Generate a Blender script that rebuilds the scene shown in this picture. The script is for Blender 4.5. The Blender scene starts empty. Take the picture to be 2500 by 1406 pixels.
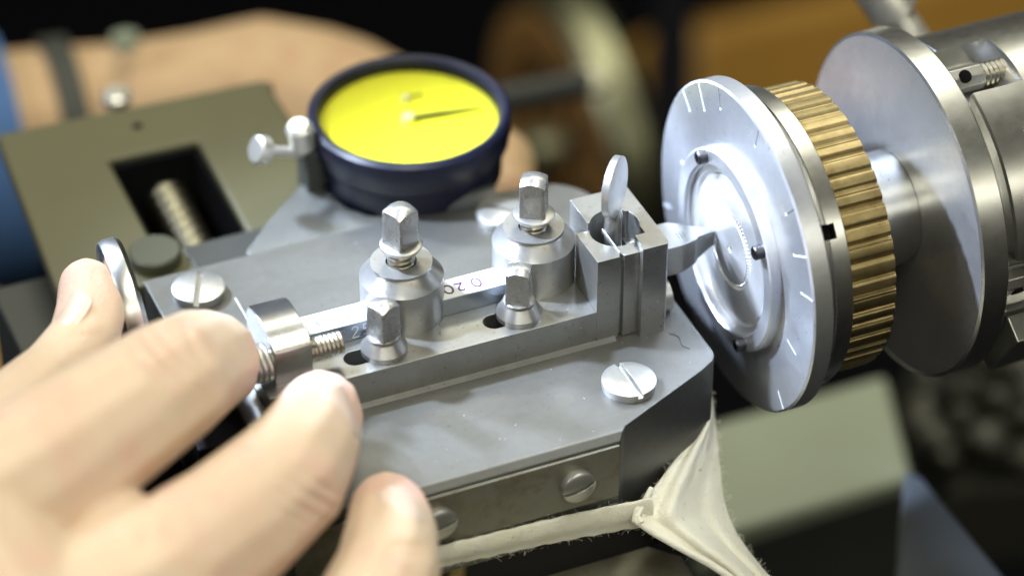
import bpy, bmesh, math, random
import numpy as np
from mathutils.bvhtree import BVHTree
from mathutils import Vector, Matrix
S = 0.001                       # the script measures in millimetres; the scene is in metres
random.seed(7)
sc = bpy.context.scene
rad = math.radians

# ------------------------------------------------------------------ camera
FPX = 7544.4
RM = Matrix(((0.91946917, -0.23863335, 0.31245891), (-0.39315849, -0.56148632, 0.72812053), (0.00168756, -0.79233025, -0.61009009)))
CAM = Vector((-148.581, -354.565, 325.212))
cam = bpy.data.cameras.new("camera")
co = bpy.data.objects.new("camera", cam)
sc.collection.objects.link(co)
ri, up, bk = RM.col[0], -RM.col[1], -RM.col[2]
co.matrix_world = Matrix(((ri[0], up[0], bk[0], CAM[0]*S), (ri[1], up[1], bk[1], CAM[1]*S), (ri[2], up[2], bk[2], CAM[2]*S), (0, 0, 0, 1)))
cam.sensor_width = 36; cam.lens = FPX/2500*36; cam.clip_start = 0.01; cam.clip_end = 20
cam.dof.use_dof = True; cam.dof.focus_distance = 0.513; cam.dof.aperture_fstop = 7.2
sc.camera = co

# ------------------------------------------------------------------ light
w = bpy.data.worlds.new("World"); sc.world = w; w.use_nodes = True
bg = w.node_tree.nodes["Background"]; bg.inputs[0].default_value = (1.0, 0.95, 0.75, 1); bg.inputs[1].default_value = 0.018
def aim(o, loc, to):
    o.location = Vector(loc)*S
    o.rotation_euler = (Vector(to)-Vector(loc)).to_track_quat('-Z', 'Y').to_euler()
def area(name, loc, to, sx, sy, power, col):
    l = bpy.data.lights.new(name, 'AREA'); l.shape = 'RECTANGLE'; l.size = sx*S; l.size_y = sy*S; l.energy = power; l.color = col
    o = bpy.data.objects.new(name, l); sc.collection.objects.link(o); aim(o, loc, to); return o
def lamp(name, loc, to, power, angle, blend, size, col):
    l = bpy.data.lights.new(name, 'SPOT'); l.energy = power; l.color = col; l.spot_size = rad(angle); l.spot_blend = blend; l.shadow_soft_size = size
    o = bpy.data.objects.new(name, l); sc.collection.objects.link(o); aim(o, loc, to)
COOL = (0.68, 0.80, 1.0)
lamp("work_lamp", (-145, 124, 238), (38, 21, 8), 15.0, 25, .7, .010, COOL)     # two-headed bench lamp, out of the picture at the upper left
lamp("work_lamp", (-100, 214, 165), (20, 15, 4), 6.5, 32, .7, .015, COOL)
WARM = (1.0, 0.965, 0.77)
area("overhead_light", (100, -60, 1300), (20, 0, 0), 1700, 200, 16.0, WARM)
area("overhead_light", (250, 900, 1000), (40, 20, 0), 1700, 240, 5.5, WARM)  # added light from behind, brightens the chuck head
area("overhead_light", (0, -1050, 760), (20, 0, 0), 1700, 120, 5.0, WARM)
area("hand_fill", (-950, 150, 800), (-40, 20, 0), 450, 380, 6.0, (0.95, 0.97, 1.0))  # added fill light for the hand
sc.render.engine = 'CYCLES'
sc.view_settings.view_transform = 'Standard'; sc.view_settings.look = 'None'
sc.view_settings.exposure = 0.25; sc.view_settings.gamma = 1.0

# ------------------------------------------------------------------ materials
def mat_base(name):
    m = bpy.data.materials.new(name); m.use_nodes = True
    nt = m.node_tree; b = nt.nodes["Principled BSDF"]
    tc = nt.nodes.new("ShaderNodeTexCoord"); mp = nt.nodes.new("ShaderNodeMapping")
    mp.inputs['Scale'].default_value = (1000, 1000, 1000)
    nt.links.new(tc.outputs['Object'], mp.inputs['Vector'])
    return m, nt, b, mp.outputs[0]
def noise(nt, vec, scale, detail=4, rough=.6, sc3=None):
    n = nt.nodes.new("ShaderNodeTexNoise"); n.inputs['Scale'].default_value = scale; n.inputs['Detail'].default_value = detail; n.inputs['Roughness'].default_value = rough
    if sc3:
        k = nt.nodes.new("ShaderNodeMapping"); k.inputs['Scale'].default_value = sc3; nt.links.new(vec, k.inputs[0]); vec = k.outputs[0]
    nt.links.new(vec, n.inputs['Vector']); return n.outputs['Fac']
def ramp(nt, fac, p0, p1, c0=(0,0,0,1), c1=(1,1,1,1)):
    r = nt.nodes.new("ShaderNodeValToRGB"); r.color_ramp.elements[0].position = p0; r.color_ramp.elements[1].position = p1
    r.color_ramp.elements[0].color = c0; r.color_ramp.elements[1].color = c1
    nt.links.new(fac, r.inputs[0]); return r.outputs[0]
def mix(nt, fac, a, b):
    m = nt.nodes.new("ShaderNodeMix"); m.data_type = 'RGBA'
    if hasattr(fac, 'is_linked') or not isinstance(fac, float): nt.links.new(fac, m.inputs[0])
    else: m.inputs[0].default_value = fac
    for s, v in ((m.inputs[6], a), (m.inputs[7], b)):
        if isinstance(v, tuple): s.default_value = v if len(v) == 4 else v+(1,)
        else: nt.links.new(v, s)
    return m.outputs[2]
def bump(nt, b, h, dist, strength=1.0, prev=None):
    n = nt.nodes.new("ShaderNodeBump"); n.inputs['Distance'].default_value = dist*S; n.inputs['Strength'].default_value = strength
    nt.links.new(h, n.inputs['Height'])
    if prev: nt.links.new(prev, n.inputs['Normal'])
    nt.links.new(n.outputs[0], b.inputs['Normal']); return n.outputs[0]
def metal(name, col, r=.3, stain=None, amount=(.55, .75), sscale=.12, rvar=.1, grain=3.0, gb=.0, aniso=0, axis='X', brush=None, scratch=0.0, met=1.0, cloud=0.0):
    m, nt, b, v = mat_base(name)
    b.inputs['Metallic'].default_value = met
    c = mix(nt, noise(nt, v, .6, 5), tuple(x*.88 for x in col), tuple(min(1, x*1.08) for x in col))
    if stain:
        c = mix(nt, ramp(nt, noise(nt, v, sscale, 7, .65), amount[0], amount[1]), c, stain)
    if cloud: c = mix(nt, ramp(nt, noise(nt, v, .1, 5, .6, (.5, 1, 1)), .45, .95, (0, 0, 0, 1), (cloud, cloud, cloud, 1)), c, tuple(x*.55 for x in stain))
    nt.links.new(c, b.inputs['Base Color'])
    mr = nt.nodes.new("ShaderNodeMapRange"); mr.inputs[3].default_value = max(.03, r-rvar); mr.inputs[4].default_value = r+rvar
    nt.links.new(noise(nt, v, grain*.12, 6, .7), mr.inputs[0]); nt.links.new(mr.outputs[0], b.inputs['Roughness'])
    n = None
    if gb: n = bump(nt, b, noise(nt, v, grain, 3), gb)
    if brush: n = bump(nt, b, noise(nt, v, 1.0, 4, .7, brush), .02, .5, n)
    if scratch:
        n = bump(nt, b, ramp(nt, noise(nt, v, 1.0, 2, .5, (.3, 6, .5)), .5, .56), .01, scratch, n)
    if aniso:
        t = nt.nodes.new("ShaderNodeTangent"); t.direction_type = 'RADIAL'; t.axis = axis
        b.inputs['Anisotropic'].default_value = aniso
        nt.links.new(t.outputs[0], b.inputs['Tangent'])
    return m
def plain(name, col, rough=.5, var=.12, vs=.2, bumpd=0, bs=1.0, coat=0, spec=.5):
    m, nt, b, v = mat_base(name)
    c = mix(nt, noise(nt, v, vs, 5), tuple(x*(1-var) for x in col), tuple(min(1, x*(1+var)) for x in col))
    nt.links.new(c, b.inputs['Base Color']); b.inputs['Roughness'].default_value = rough
    b.inputs['Specular IOR Level'].default_value = spec
    if bumpd: bump(nt, b, noise(nt, v, bs, 5, .7), bumpd)
    if coat: b.inputs['Coat Weight'].default_value = coat
    return m
M = {}
M['gunmetal'] = metal("blasted gun-metal steel", (.162, .164, .160), .45, (.11, .10, .07), (.60, .72), .9, .04, 9, .012, met=.84, scratch=.12, cloud=.6)
M['gunlight'] = metal("rubbed gun-metal", (.175, .176, .17), .42, None, met=.82)
M['cheek'] = metal("rust-stained cheek steel", (.24, .235, .20), .42, (.15, .105, .055), (.48, .72), .16, .06, 6, .01, met=.6)
M['lowsteel'] = metal("worn lower slide steel", (.36, .345, .27), .5, (.2, .18, .12), (.45, .8), .1, .05, 4, .01, met=.55)
M['holder'] = metal("ground tool steel", (.36, .362, .356), .29, (.16, .145, .10), (.62, .70), 1.3, .05, 5, .002, brush=(.06, 2.6, 2.6), met=.85, cloud=.25)
M['polished'] = metal("polished block steel", (.46, .46, .46), .22, (.34, .33, .3), (.5, .8), .3, .05, 4, 0, met=.95)
M['screw'] = metal("bright screw steel", (.48, .48, .47), .34, (.32, .30, .25), (.55, .8), .5, .05, 4, .002, met=.8)
M['bolt'] = metal("worn bolt steel", (.38, .375, .36), .27, (.24, .22, .18), (.52, .72), .8, .07, 3, .006, met=.8)
M['turned'] = metal("turned steel", (.34, .34, .335), .30, (.20, .18, .13), (.60, .72), 1.1, .05, 4, 0, met=.78, brush=(.2, .2, 4))
M['thread'] = metal("dark thread steel", (.38, .36, .30), .32, None)
M['rod'] = metal("darkened screw rod", (.22, .21, .16), .4, None)  # thread steel darkened to stand in for weaker lamp light
M['alu'] = metal("turned aluminium", (.64, .66, .71), .29, (.60, .62, .68), (.5, .8), .05, .05, 4, .002, aniso=.78, axis='X', scratch=.25, met=.86)
M['workpiece'] = metal("faced silver", (.82, .83, .85), .28, None, aniso=.65, axis='X', rvar=.01, met=.8)
M['steelx'] = metal("turned spindle steel", (.66, .665, .66), .29, (.54, .53, .49), (.5, .8), .15, .05, 4, .0, aniso=.4, axis='X', brush=None)
M['mirror'] = metal("polished flange face", (.68, .69, .71), .18, (.5, .5, .54), (.45, .75), .06, .05, 4, 0, scratch=.35, met=.82)
M['brass'] = metal("worn brass", (.37, .295, .15), .46, (.19, .135, .06), (.45, .8), .25, .08, 2, .01, brush=(.12, 1.6, 1.6))
M['black'] = plain("black oxide", (.014, .014, .016), .5, bumpd=.01, bs=4, spec=.2)
M['black_steel'] = metal("dark oxide steel", (.10, .10, .11), .34, None)
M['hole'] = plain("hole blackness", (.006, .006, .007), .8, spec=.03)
M['olive'] = plain("grey green machine enamel", (.088, .084, .042), .5, .14, .05, .02, 2)
M['boss'] = plain("dark olive boss", (.055, .058, .036), .45, .14, .05)
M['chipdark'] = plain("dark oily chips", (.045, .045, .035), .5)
M['darkgrey'] = plain("dark grey machine enamel", (.035, .038, .036), .5, .15, .05)
M['paleiron'] = metal("pale blasted iron", (.17, .175, .17), .6, (.26, .25, .2), (.5, .8), .07, .05, 6, .01)
M['navy'] = plain("navy black plastic", (.006, .007, .018), .35, .1, spec=.3)
M['yellow'] = plain("yellow dial card", (.60, .585, .022), .55, .05, .15)
M['needle'] = plain("needle black", (.03, .03, .02), .5)
M['chrome'] = metal("dull chrome", (.75, .74, .70), .3, None, met=.75)
M['label'] = plain("whitened bar face", (.46, .475, .51), .4, .08, .6, .006, 3)
M['barside'] = metal("blue grey bar side", (.30, .34, .40), .42, (.2, .2, .2), (.6, .8), .5)
M['ink'] = plain("purple ink", (.12, .05, .16), .5)
M['pencil'] = plain("pencil grey", (.33, .36, .36), .6)
M['engrave'] = plain("engraved bright line", (.66, .70, .76), .35)
M['scribe'] = plain("scribed dark line", (.06, .07, .07), .5)
M['sleeve'] = plain("blue cotton sleeve", (.045, .11, .26), .85, .15, .05)
M['strapblack'] = plain("black woven strap", (.03, .033, .028), .7)
M['wood'] = plain("orange varnished wood", (.29, .155, .028), .45, .2, .01)
M['roomdark'] = plain("dark room", (.006, .006, .008), .9, spec=.05)  # near-black colour stands in for the deep shade of the background
M['wheelwood'] = plain("brown painted iron", (.24, .125, .035), .5, .25, .03)
M['wheelrim'] = metal("dull rim iron", (.20, .20, .13), .42, (.18, .18, .12))
M['panel'] = plain("pale green painted panel", (.25, .285, .22), .5, .12, .02)
M['bluegrey'] = plain("blue grey sheet", (.055, .064, .078), .4)
M['ball'] = plain("pale worn knob", (.52, .50, .36), .35)
M['nail'] = plain("finger nail", (.70, .55, .48), .3, .05)
def skin_mat(name, a, b_, red):
    m, nt, b, v = mat_base(name)
    c = mix(nt, ramp(nt, noise(nt, v, .07, 3), .35, .7), a, b_)
    c = mix(nt, ramp(nt, noise(nt, v, .11, 4, .6), .52, .75), c, red)
    at_ = nt.nodes.new('ShaderNodeAttribute'); at_.attribute_name = 'flush'
    c = mix(nt, at_.outputs['Fac'], c, tuple(x*y for x, y in zip(red, (1.0, .93, 1.0))))
    nt.links.new(c, b.inputs['Base Color']); b.inputs['Roughness'].default_value = .58
    b.inputs['Subsurface Weight'].default_value = .35; b.inputs['Subsurface Radius'].default_value = (1, .35, .2); b.inputs['Subsurface Scale'].default_value = .0028
    b.inputs['Specular IOR Level'].default_value = .25
    n = bump(nt, b, noise(nt, v, .9, 6, .7, (1, 1, 1)), .22, .9)
    vo = nt.nodes.new("ShaderNodeTexVoronoi"); vo.feature = 'DISTANCE_TO_EDGE'; vo.inputs['Scale'].default_value = 1.1; nt.links.new(v, vo.inputs['Vector'])
    bump(nt, b, vo.outputs['Distance'], .13, .8, n)
    return m
M['skin'] = skin_mat("skin", (.72, .585, .46), (.68, .525, .39), (.70, .47, .39))
M['skin_far'] = skin_mat("skin of far hand", (.50, .355, .215), (.47, .32, .19), (.42, .25, .16))
def cotton():
    m, nt, b, v = mat_base("off-white cotton webbing")
    c = mix(nt, ramp(nt, noise(nt, v, .25, 6, .65), .4, .8), (.94, .93, .83), (.86, .84, .70))
    c = mix(nt, ramp(nt, noise(nt, v, .5, 4, .7), .66, .74), c, (.30, .28, .20))
    nt.links.new(c, b.inputs['Base Color']); b.inputs['Roughness'].default_value = .95; b.inputs['Sheen Weight'].default_value = .3
    n = bump(nt, b, noise(nt, v, 1.5, 5, .7), .35, 1)
    bump(nt, b, noise(nt, v, 5, 3, .6), .22, 1, n)
    return m
M['cotton'] = cotton()
def glass_mat():
    m = bpy.data.materials.new("dial glass"); m.use_nodes = True; nt = m.node_tree; nt.nodes.clear()
    out = nt.nodes.new("ShaderNodeOutputMaterial"); mx = nt.nodes.new("ShaderNodeMixShader"); tr = nt.nodes.new("ShaderNodeBsdfTransparent"); gl = nt.nodes.new("ShaderNodeBsdfGlossy"); fr = nt.nodes.new("ShaderNodeFresnel")
    gl.inputs['Roughness'].default_value = .06; fr.inputs[0].default_value = 1.45
    nt.links.new(fr.outputs[0], mx.inputs[0]); nt.links.new(tr.outputs[0], mx.inputs[1]); nt.links.new(gl.outputs[0], mx.inputs[2]); nt.links.new(mx.outputs[0], out.inputs[0]); return m
M['glass'] = glass_mat()

# ------------------------------------------------------------------ helpers
def W(o): return Vector(o.get('_w', (0, 0, 0)))
def thing(name, label, cat, loc, group=None):
    o = bpy.data.objects.new(name, None); sc.collection.objects.link(o)
    o.empty_display_size = .005
    o.location = Vector(loc)*S; o['label'] = label; o['category'] = cat
    WORLD[o.name] = Vector(loc)
    if group: o['group'] = group
    return o
WORLD = {}
TMP = bpy.data.scenes.new("scratch")      # booleans and remeshes are worked out here
def tmp_graph():
    with bpy.context.temp_override(scene=TMP, view_layer=TMP.view_layers[0]):
        dg = bpy.context.evaluated_depsgraph_get(); dg.update(); return dg
class G:
    """collects geometry in world millimetres"""
    def __init__(s): s.v = []; s.f = []
    def add(s, v, f):
        n = len(s.v); s.v += [Vector(a) for a in v]; s.f += [tuple(i+n for i in q) for q in f]; return s
    def box(s, lo, hi, mtx=None):
        x0, y0, z0 = lo; x1, y1, z1 = hi
        v = [Vector(a) for a in ((x0,y0,z0),(x1,y0,z0),(x1,y1,z0),(x0,y1,z0),(x0,y0,z1),(x1,y0,z1),(x1,y1,z1),(x0,y1,z1))]
        if mtx: v = [mtx @ a for a in v]
        return s.add(v, [(0,3,2,1),(4,5,6,7),(0,1,5,4),(1,2,6,5),(2,3,7,6),(3,0,4,7)])
    def prism(s, poly, a0, a1, axis='z'):
        def P(p, a): return {'z': (p[0], p[1], a), 'x': (a, p[0], p[1]), 'y': (p[0], a, p[1])}[axis]
        n = len(poly)
        v = [P(p, a0) for p in poly]+[P(p, a1) for p in poly]
        return s.add(v, [tuple(range(n))[::-1], tuple(range(n, 2*n))]+[(i, (i+1) % n, (i+1) % n+n, i+n) for i in range(n)])
    def lathe(s, prof, c, ax, seg=64, frame=None, a0=0, rfun=None):
        ax = Vector(ax).normalized(); c = Vector(c)
        u = ax.orthogonal().normalized() if frame is None else Vector(frame); u = (u-ax*u.dot(ax)).normalized(); k = ax.cross(u)
        v = []; f = []; rings = []
        for t, r in prof:
            if r < 1e-6: rings.append([len(v)]); v.append(c+ax*t)
            else:
                rings.append(list(range(len(v), len(v)+seg)))
                for i in range(seg):
                    a = a0+2*math.pi*i/seg; rr = r if rfun is None else rfun(r, a, t)
                    v.append(c+ax*t+(u*math.cos(a)+k*math.sin(a))*rr)
        for A, B in zip(rings, rings[1:]):
            for i in range(seg):
                j = (i+1) % seg
                if len(A) == 1 and len(B) == 1: continue
                if len(A) == 1: f.append((A[0], B[j], B[i]))
                elif len(B) == 1: f.append((A[i], A[j], B[0]))
                else: f.append((A[i], A[j], B[j], B[i]))
        return s.add(v, f)
    def thread(s, c, ax, L, R, pitch, depth=.35, seg=40):
        ax = Vector(ax).normalized(); c = Vector(c); u = ax.orthogonal().normalized(); k = ax.cross(u)
        n = max(4, int(L/pitch*6)); v = []; f = []
        for j in range(n+1):
            t = L*j/n
            for i in range(seg):
                a = 2*math.pi*i/seg; ph = (t/pitch-a/(2*math.pi)) % 1
                r = R-depth*pitch*abs(2*ph-1)
                v.append(c+ax*t+(u*math.cos(a)+k*math.sin(a))*r)
        for j in range(n):
            for i in range(seg):
                q = (i+1) % seg; f.append((j*seg+i, j*seg+q, (j+1)*seg+q, (j+1)*seg+i))
        f.append(tuple(range(seg))[::-1]); f.append(tuple(range(n*seg, n*seg+seg)))
        return s.add(v, f)
    def tube(s, pts, r, seg=8, radii=None):
        pts = [Vector(p) for p in pts]; v = []; f = []; u = None
        for i, p in enumerate(pts):
            d = (pts[min(i+1, len(pts)-1)]-pts[max(i-1, 0)]).normalized()
            u = d.orthogonal().normalized() if u is None else (u-d*u.dot(d)).normalized()
            k = d.cross(u); rr = r if radii is None else radii[i]
            for q in range(seg):
                a = 2*math.pi*q/seg; v.append(p+(u*math.cos(a)+k*math.sin(a))*rr)
        for i in range(len(pts)-1):
            for q in range(seg):
                z = (q+1) % seg; f.append((i*seg+q, i*seg+z, (i+1)*seg+z, (i+1)*seg+q))
        f.append(tuple(range(seg))[::-1]); f.append(tuple(range((len(pts)-1)*seg, len(pts)*seg)))
        return s.add(v, f)
    def sqhead(s, c, half, h, rot, round_=.25, dome=7.0, n=10):
        """square bolt end with a domed top, standing on c"""
        c = Vector(c); m = Matrix.Rotation(rot, 3, 'Z'); v = []; f = []
        def zt(x, y): return h-(x*x+y*y)/dome*.9
        def sq(x, y):                       # soften the corners a little
            k = max(abs(x), abs(y))/half; r = math.hypot(x, y)
            lim = half*1.37
            return (x*min(1, lim/max(r, 1e-6)), y*min(1, lim/max(r, 1e-6)))
        g = {}
        for i in range(n+1):
            for j in range(n+1):
                x, y = sq(-half+2*half*i/n, -half+2*half*j/n); g[i, j] = len(v); v.append(c+m @ Vector((x, y, zt(x, y))))
        for i in range(n):
            for j in range(n): f.append((g[i, j], g[i+1, j], g[i+1, j+1], g[i, j+1]))
        rim = [(i, 0) for i in range(n)]+[(n, j) for j in range(n)]+[(i, n) for i in range(n, 0, -1)]+[(0, j) for j in range(n, 0, -1)]
        b = []
        for i, j in rim:
            x, y = sq(-half+2*half*i/n, -half+2*half*j/n); b.append(len(v)); v.append(c+m @ Vector((x*1.03, y*1.03, 0)))
        q = len(rim)
        for i in range(q): f.append((b[i], b[(i+1) % q], g[rim[(i+1) % q]], g[rim[i]]))
        f.append(tuple(b[::-1]))
        return s.add(v, f)
    def slothead(s, c, nrm, R, h, wslot, ang, dome=.35, depth=.8, xdir=None):
        """slotted cheese head: two half heads on a disc"""
        c = Vector(c); nrm = Vector(nrm).normalized()
        u = Vector(xdir or (1, 0, 0)); u = (u-nrm*u.dot(nrm)).normalized(); k = nrm.cross(u)
        d = u*math.cos(ang)+k*math.sin(ang); e = nrm.cross(d)       # d along the slot
        s.lathe([(0, 0), (0, R*.985), (h-depth, R*.985), (h-depth, 0)], c, nrm, 48)
        for sg in (1, -1):
            a1 = math.asin(wslot/2/R); out = []
            n = 22
            for i in range(n+1):
                a = a1+(math.pi-2*a1)*i/n; out.append((R*math.cos(a), sg*R*math.sin(a)))
            for i in range(1, 10):                                   # points along the slot wall
                x = -R*math.cos(a1)+2*R*math.cos(a1)*i/10; out.append((x, sg*wslot/2))
            cx, cy = 0, sg*R*.45
            rings = []; v = []; f = []
            def Z(x, y):
                rr = (x*x+y*y)/(R*R); e_ = max(0, math.sqrt(rr)-.9)
                return h+dome*(1-rr)-e_*1.2
            for kx in (1, .93, .7, .35):
                rings.append([len(v)+i for i in range(len(out))])
                for x, y in out:
                    X, Y = cx+(x-cx)*kx, cy+(y-cy)*kx; v.append(c+d*X+e*Y+nrm*Z(X, Y))
            low = [len(v)+i for i in range(len(out))]
            for x, y in out: v.append(c+d*x+e*y+nrm*(h-depth))
            top = len(v); v.append(c+d*cx+e*cy+nrm*Z(cx, cy))
            L = len(out)
            for i in range(L):
                j = (i+1) % L
                f.append((low[i], low[j], rings[0][j], rings[0][i]))
                for A, B in zip(rings, rings[1:]): f.append((A[i], A[j], B[j], B[i]))
                f.append((rings[-1][i], rings[-1][j], top))
            s.add(v, f)
        return s
    def mesh(s, name, org, smooth=35):
        me = bpy.data.meshes.new(name)
        me.from_pydata([(a-org)*S for a in s.v], [], s.f)
        bm = bmesh.new(); bm.from_mesh(me); bmesh.ops.recalc_face_normals(bm, faces=bm.faces); bm.to_mesh(me); bm.free()
        finish(me, smooth); return me
def finish(me, smooth):
    if smooth:
        me.polygons.foreach_set('use_smooth', [True]*len(me.polygons)); me.set_sharp_from_angle(angle=rad(smooth))
def link(name, me, mat, parent=None, bevel=0, seg=2, label=None, loc=None):
    o = bpy.data.objects.new(name, me); sc.collection.objects.link(o)
    if mat is not None: me.materials.append(mat)
    if parent is not None:
        o.parent = parent; WORLD[o.name] = WORLD[parent.name]
    else:
        WORLD[o.name] = Vector(loc or (0, 0, 0)); o.location = WORLD[o.name]*S
    if bevel:
        b = o.modifiers.new("edge", 'BEVEL'); b.width = bevel*S; b.segments = seg; b.limit_method = 'ANGLE'; b.angle_limit = rad(35); b.harden_normals = True
    if label: o['label'] = label
    return o
def part(name, g, mat, parent, bevel=0, smooth=35, seg=2, label=None):
    return link(name, g.mesh(name, WORLD[parent.name], smooth), mat, parent, bevel, seg, label)
def solo(name, g, mat, label, cat, loc, bevel=0, smooth=35, kind=None, group=None):
    o = link(name, g.mesh(name, Vector(loc), smooth), mat, None, bevel, 2, label, loc)
    if cat: o['category'] = cat
    if kind: o['kind'] = kind
    if group: o['group'] = group
    return o
def cut(o, cutter_g):
    """boolean difference, applied"""
    me = cutter_g.mesh("cutter", WORLD[o.name], 0)
    c = bpy.data.objects.new("cutter", me); TMP.collection.objects.link(c)
    t = bpy.data.objects.new("tmp", o.data); TMP.collection.objects.link(t)
    b = t.modifiers.new("b", 'BOOLEAN'); b.operation = 'DIFFERENCE'; b.solver = 'EXACT'; b.object = c
    dg = tmp_graph()
    n = bpy.data.meshes.new_from_object(t.evaluated_get(dg)); old = o.data; n.name = old.name; o.data = n
    bpy.data.objects.remove(t); bpy.data.objects.remove(c); finish(n, 30)
def at(x, y, D):
    """world point (mm) a given distance along the optical axis"""
    return CAM+RM @ Vector(((x-1250)/FPX*D, (y-703)/FPX*D, D))
def ngon(r, n, a0=0, cx=0, cy=0): return [(cx+r*math.cos(a0+2*math.pi*i/n), cy+r*math.sin(a0+2*math.pi*i/n)) for i in range(n)]
def arc(cx, cy, r, a0, a1, n): return [(cx+r*math.cos(rad(a0+(a1-a0)*i/n)), cy+r*math.sin(rad(a0+(a1-a0)*i/n))) for i in range(n+1)]

def slab(name, mat, lab, cat, quad, th, bev=2):
    q = [at(*p) for p in quad]; n = (q[1]-q[0]).cross(q[3]-q[0]).normalized()
    if n.dot(q[0]-CAM) < 0: n = -n
    return solo(name, G().add(q+[p+n*th for p in q], [(0,1,2,3),(7,6,5,4),(0,4,5,1),(1,5,6,2),(2,6,7,3),(3,7,4,0)]), mat, lab, cat, tuple(sum(q, Vector())/4), bev)
# ================================================================== setting
solo("backdrop", G().box((-2500, 2000, -899), (3500, 2030, 1500)), M['roomdark'], "backdrop behind the bench, coloured near black for deep shade", None, (0, 2000, -899), kind='structure')  # added backdrop, keeps the view behind the bench dark
solo("floor", G().box((-2500, -1500, -930), (3500, 2500, -900)), M['roomdark'], "floor far below the machine, coloured near black for deep shade", None, (0, 0, -900), kind='structure')

# ================================================================== slide base
base = thing("slide_base", "big grey steel slide plate with a chamfered front edge and a cut-off right corner", "machine base", (0, 20, 0))
YF = -9.5
poly = [(-40, YF), (18.8, YF), (20.6, -7.4), (38.2, .5)]+arc(38.4, 5, 3.9, -55, 0, 6)[1:]+[(42.3, 50)]+arc(32, 50, 10.3, 0, 90, 10)[1:]+[(-40, 60.4)]
g = G().prism(poly, -19, 0)
me = bpy.data.meshes.new("top_plate"); me.from_pydata([(a-WORLD[base.name])*S for a in g.v], [], g.f)
bm = bmesh.new(); bm.from_mesh(me); bmesh.ops.recalc_face_normals(bm, faces=bm.faces)
e = [e for e in bm.edges if all(abs(v.co.z) < 1e-7 and abs(v.co.y-(YF-20)*S) < 1e-7 for v in e.verts)]
bmesh.ops.bevel(bm, geom=e, offset=1.15*S, segments=1, affect='EDGES', profile=.5)
bm.to_mesh(me); bm.free(); finish(me, 30)
link("top_plate", me, M['gunmetal'], base, .22)
part("ledge", G().prism([(13.2, 0.004), (13.9, 0.55), (14.0, 0.55), (14.0, .004)], -33, 28.5, 'x'), M['holder'], base, 0)
part("ledge", G().box((-33, 28.15, .004), (13, 29.6, .35)), M['holder'], base, .1)
# front cheek below the chamfer, with its two slotted screws
part("front_cheek", G().box((-38, YF-.5, -12.4), (18.5, YF+.01, -1.6)), M['cheek'], base, .15)
for (x, y, a) in ((-32.2, 53.2, 66), (25.3, 1.5, 91), (24.4, 53.2, -43)):
    part("slotted_screw", G().slothead((x, y, .02), (0, 0, 1), 4.6, 1.6, .9, rad(a), .4, .9), M['screw'], base, .06, 40)
for x, z, a in ((10.7, -7.0, 14), (-13.6, -6.6, 10)):
    part("cheek_screw", G().slothead((x, YF-.5, z), (0, -1, 0), 2.95, 1.5, .55, rad(a), .55, .8), M['screw'], base, .06, 40)
part("scribed_line", G().box((-27.0, 41.3, 0), (-26.8, 49.6, .03)), M['engrave'], base, 0, 0)
part("wear_spot", G().lathe([(0, 0), (0, 1.7), (.02, 1.7), (.02, 0)], at(1397, 975, 1), (0, 0, 1)) if False else G().lathe([(0, 0), (0, 1.65), (.012, 1.65), (.012, 0)], (14.1, 2.6, 0), (0, 0, 1), 32), M['gunlight'], base, 0, 0)
part("hair", G().tube([(37.5+.9*math.sin(i*.5)*.6+i*.13, 11.5-i*.42, .06) for i in range(13)], .05, 5), M['scribe'], base, 0)

# metal shavings lying about
g = G()
for i in range(48):
    zone = random.random()
    if zone < .45: x, y, z = random.uniform(-15, 40), random.uniform(-8, 13), .02
    elif zone < .7: x, y, z = random.uniform(-38, 30), random.uniform(30, 58), .02
    else: x, y, z = random.uniform(-32, 24), random.uniform(14.5, 22.5), 6.62
    if x > 17 and y < (x-20)*.45-6: continue
    a = random.uniform(0, 6.28); L = random.uniform(.07, .22); b = random.uniform(.03, .06)
    m = Matrix.Translation((x, y, z)) @ Matrix.Rotation(a, 4, 'Z') @ Matrix.Rotation(random.uniform(-.3, .3), 4, 'X')
    g.box((-L, -b, 0), (L, b, b*.8), m)
solo("metal_shavings", g, M['screw'], "tiny bright metal shavings scattered on the slide plate", None, (0, 0, 0), 0, 0, 'stuff')

# ================================================================== tool holder
hold = thing("tool_holder", "L-shaped steel tool holder with two slots and an upright post block at its right end", "tool holder", (5, 18.5, 0))
def slot(x0, x1, y, r): return arc(x0+r, y, r, 90, 270, 10)+arc(x1-r, y, r, -90, 90, 10)
bar = part("slotted_bar", G().box((-33, 14, .1), (25, 22.9, 6.6)), M['holder'], hold)
cut(bar, G().prism(slot(-18.4, -8.6, 18.45, 1.85), -3, 9)); cut(bar, G().prism(slot(6.4, 15.4, 18.45, 1.85), -3, 9))
bar.data.materials.clear(); bar.data.materials.append(M['holder'])
b = bar.modifiers.new("edge", 'BEVEL'); b.width = .12*S; b.segments = 2; b.limit_method = 'ANGLE'; b.angle_limit = rad(50); b.harden_normals = True
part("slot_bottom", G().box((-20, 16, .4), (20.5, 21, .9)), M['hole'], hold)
part("left_foot", G().box((-37.2, 13.2, -3.2), (-33, 22.8, 3.0)), M['holder'], hold, .15)
part("end_block", G().box((-46, 12.0, -12), (-37.3, 26, 1.6)), M['black'], hold, .3)
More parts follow.
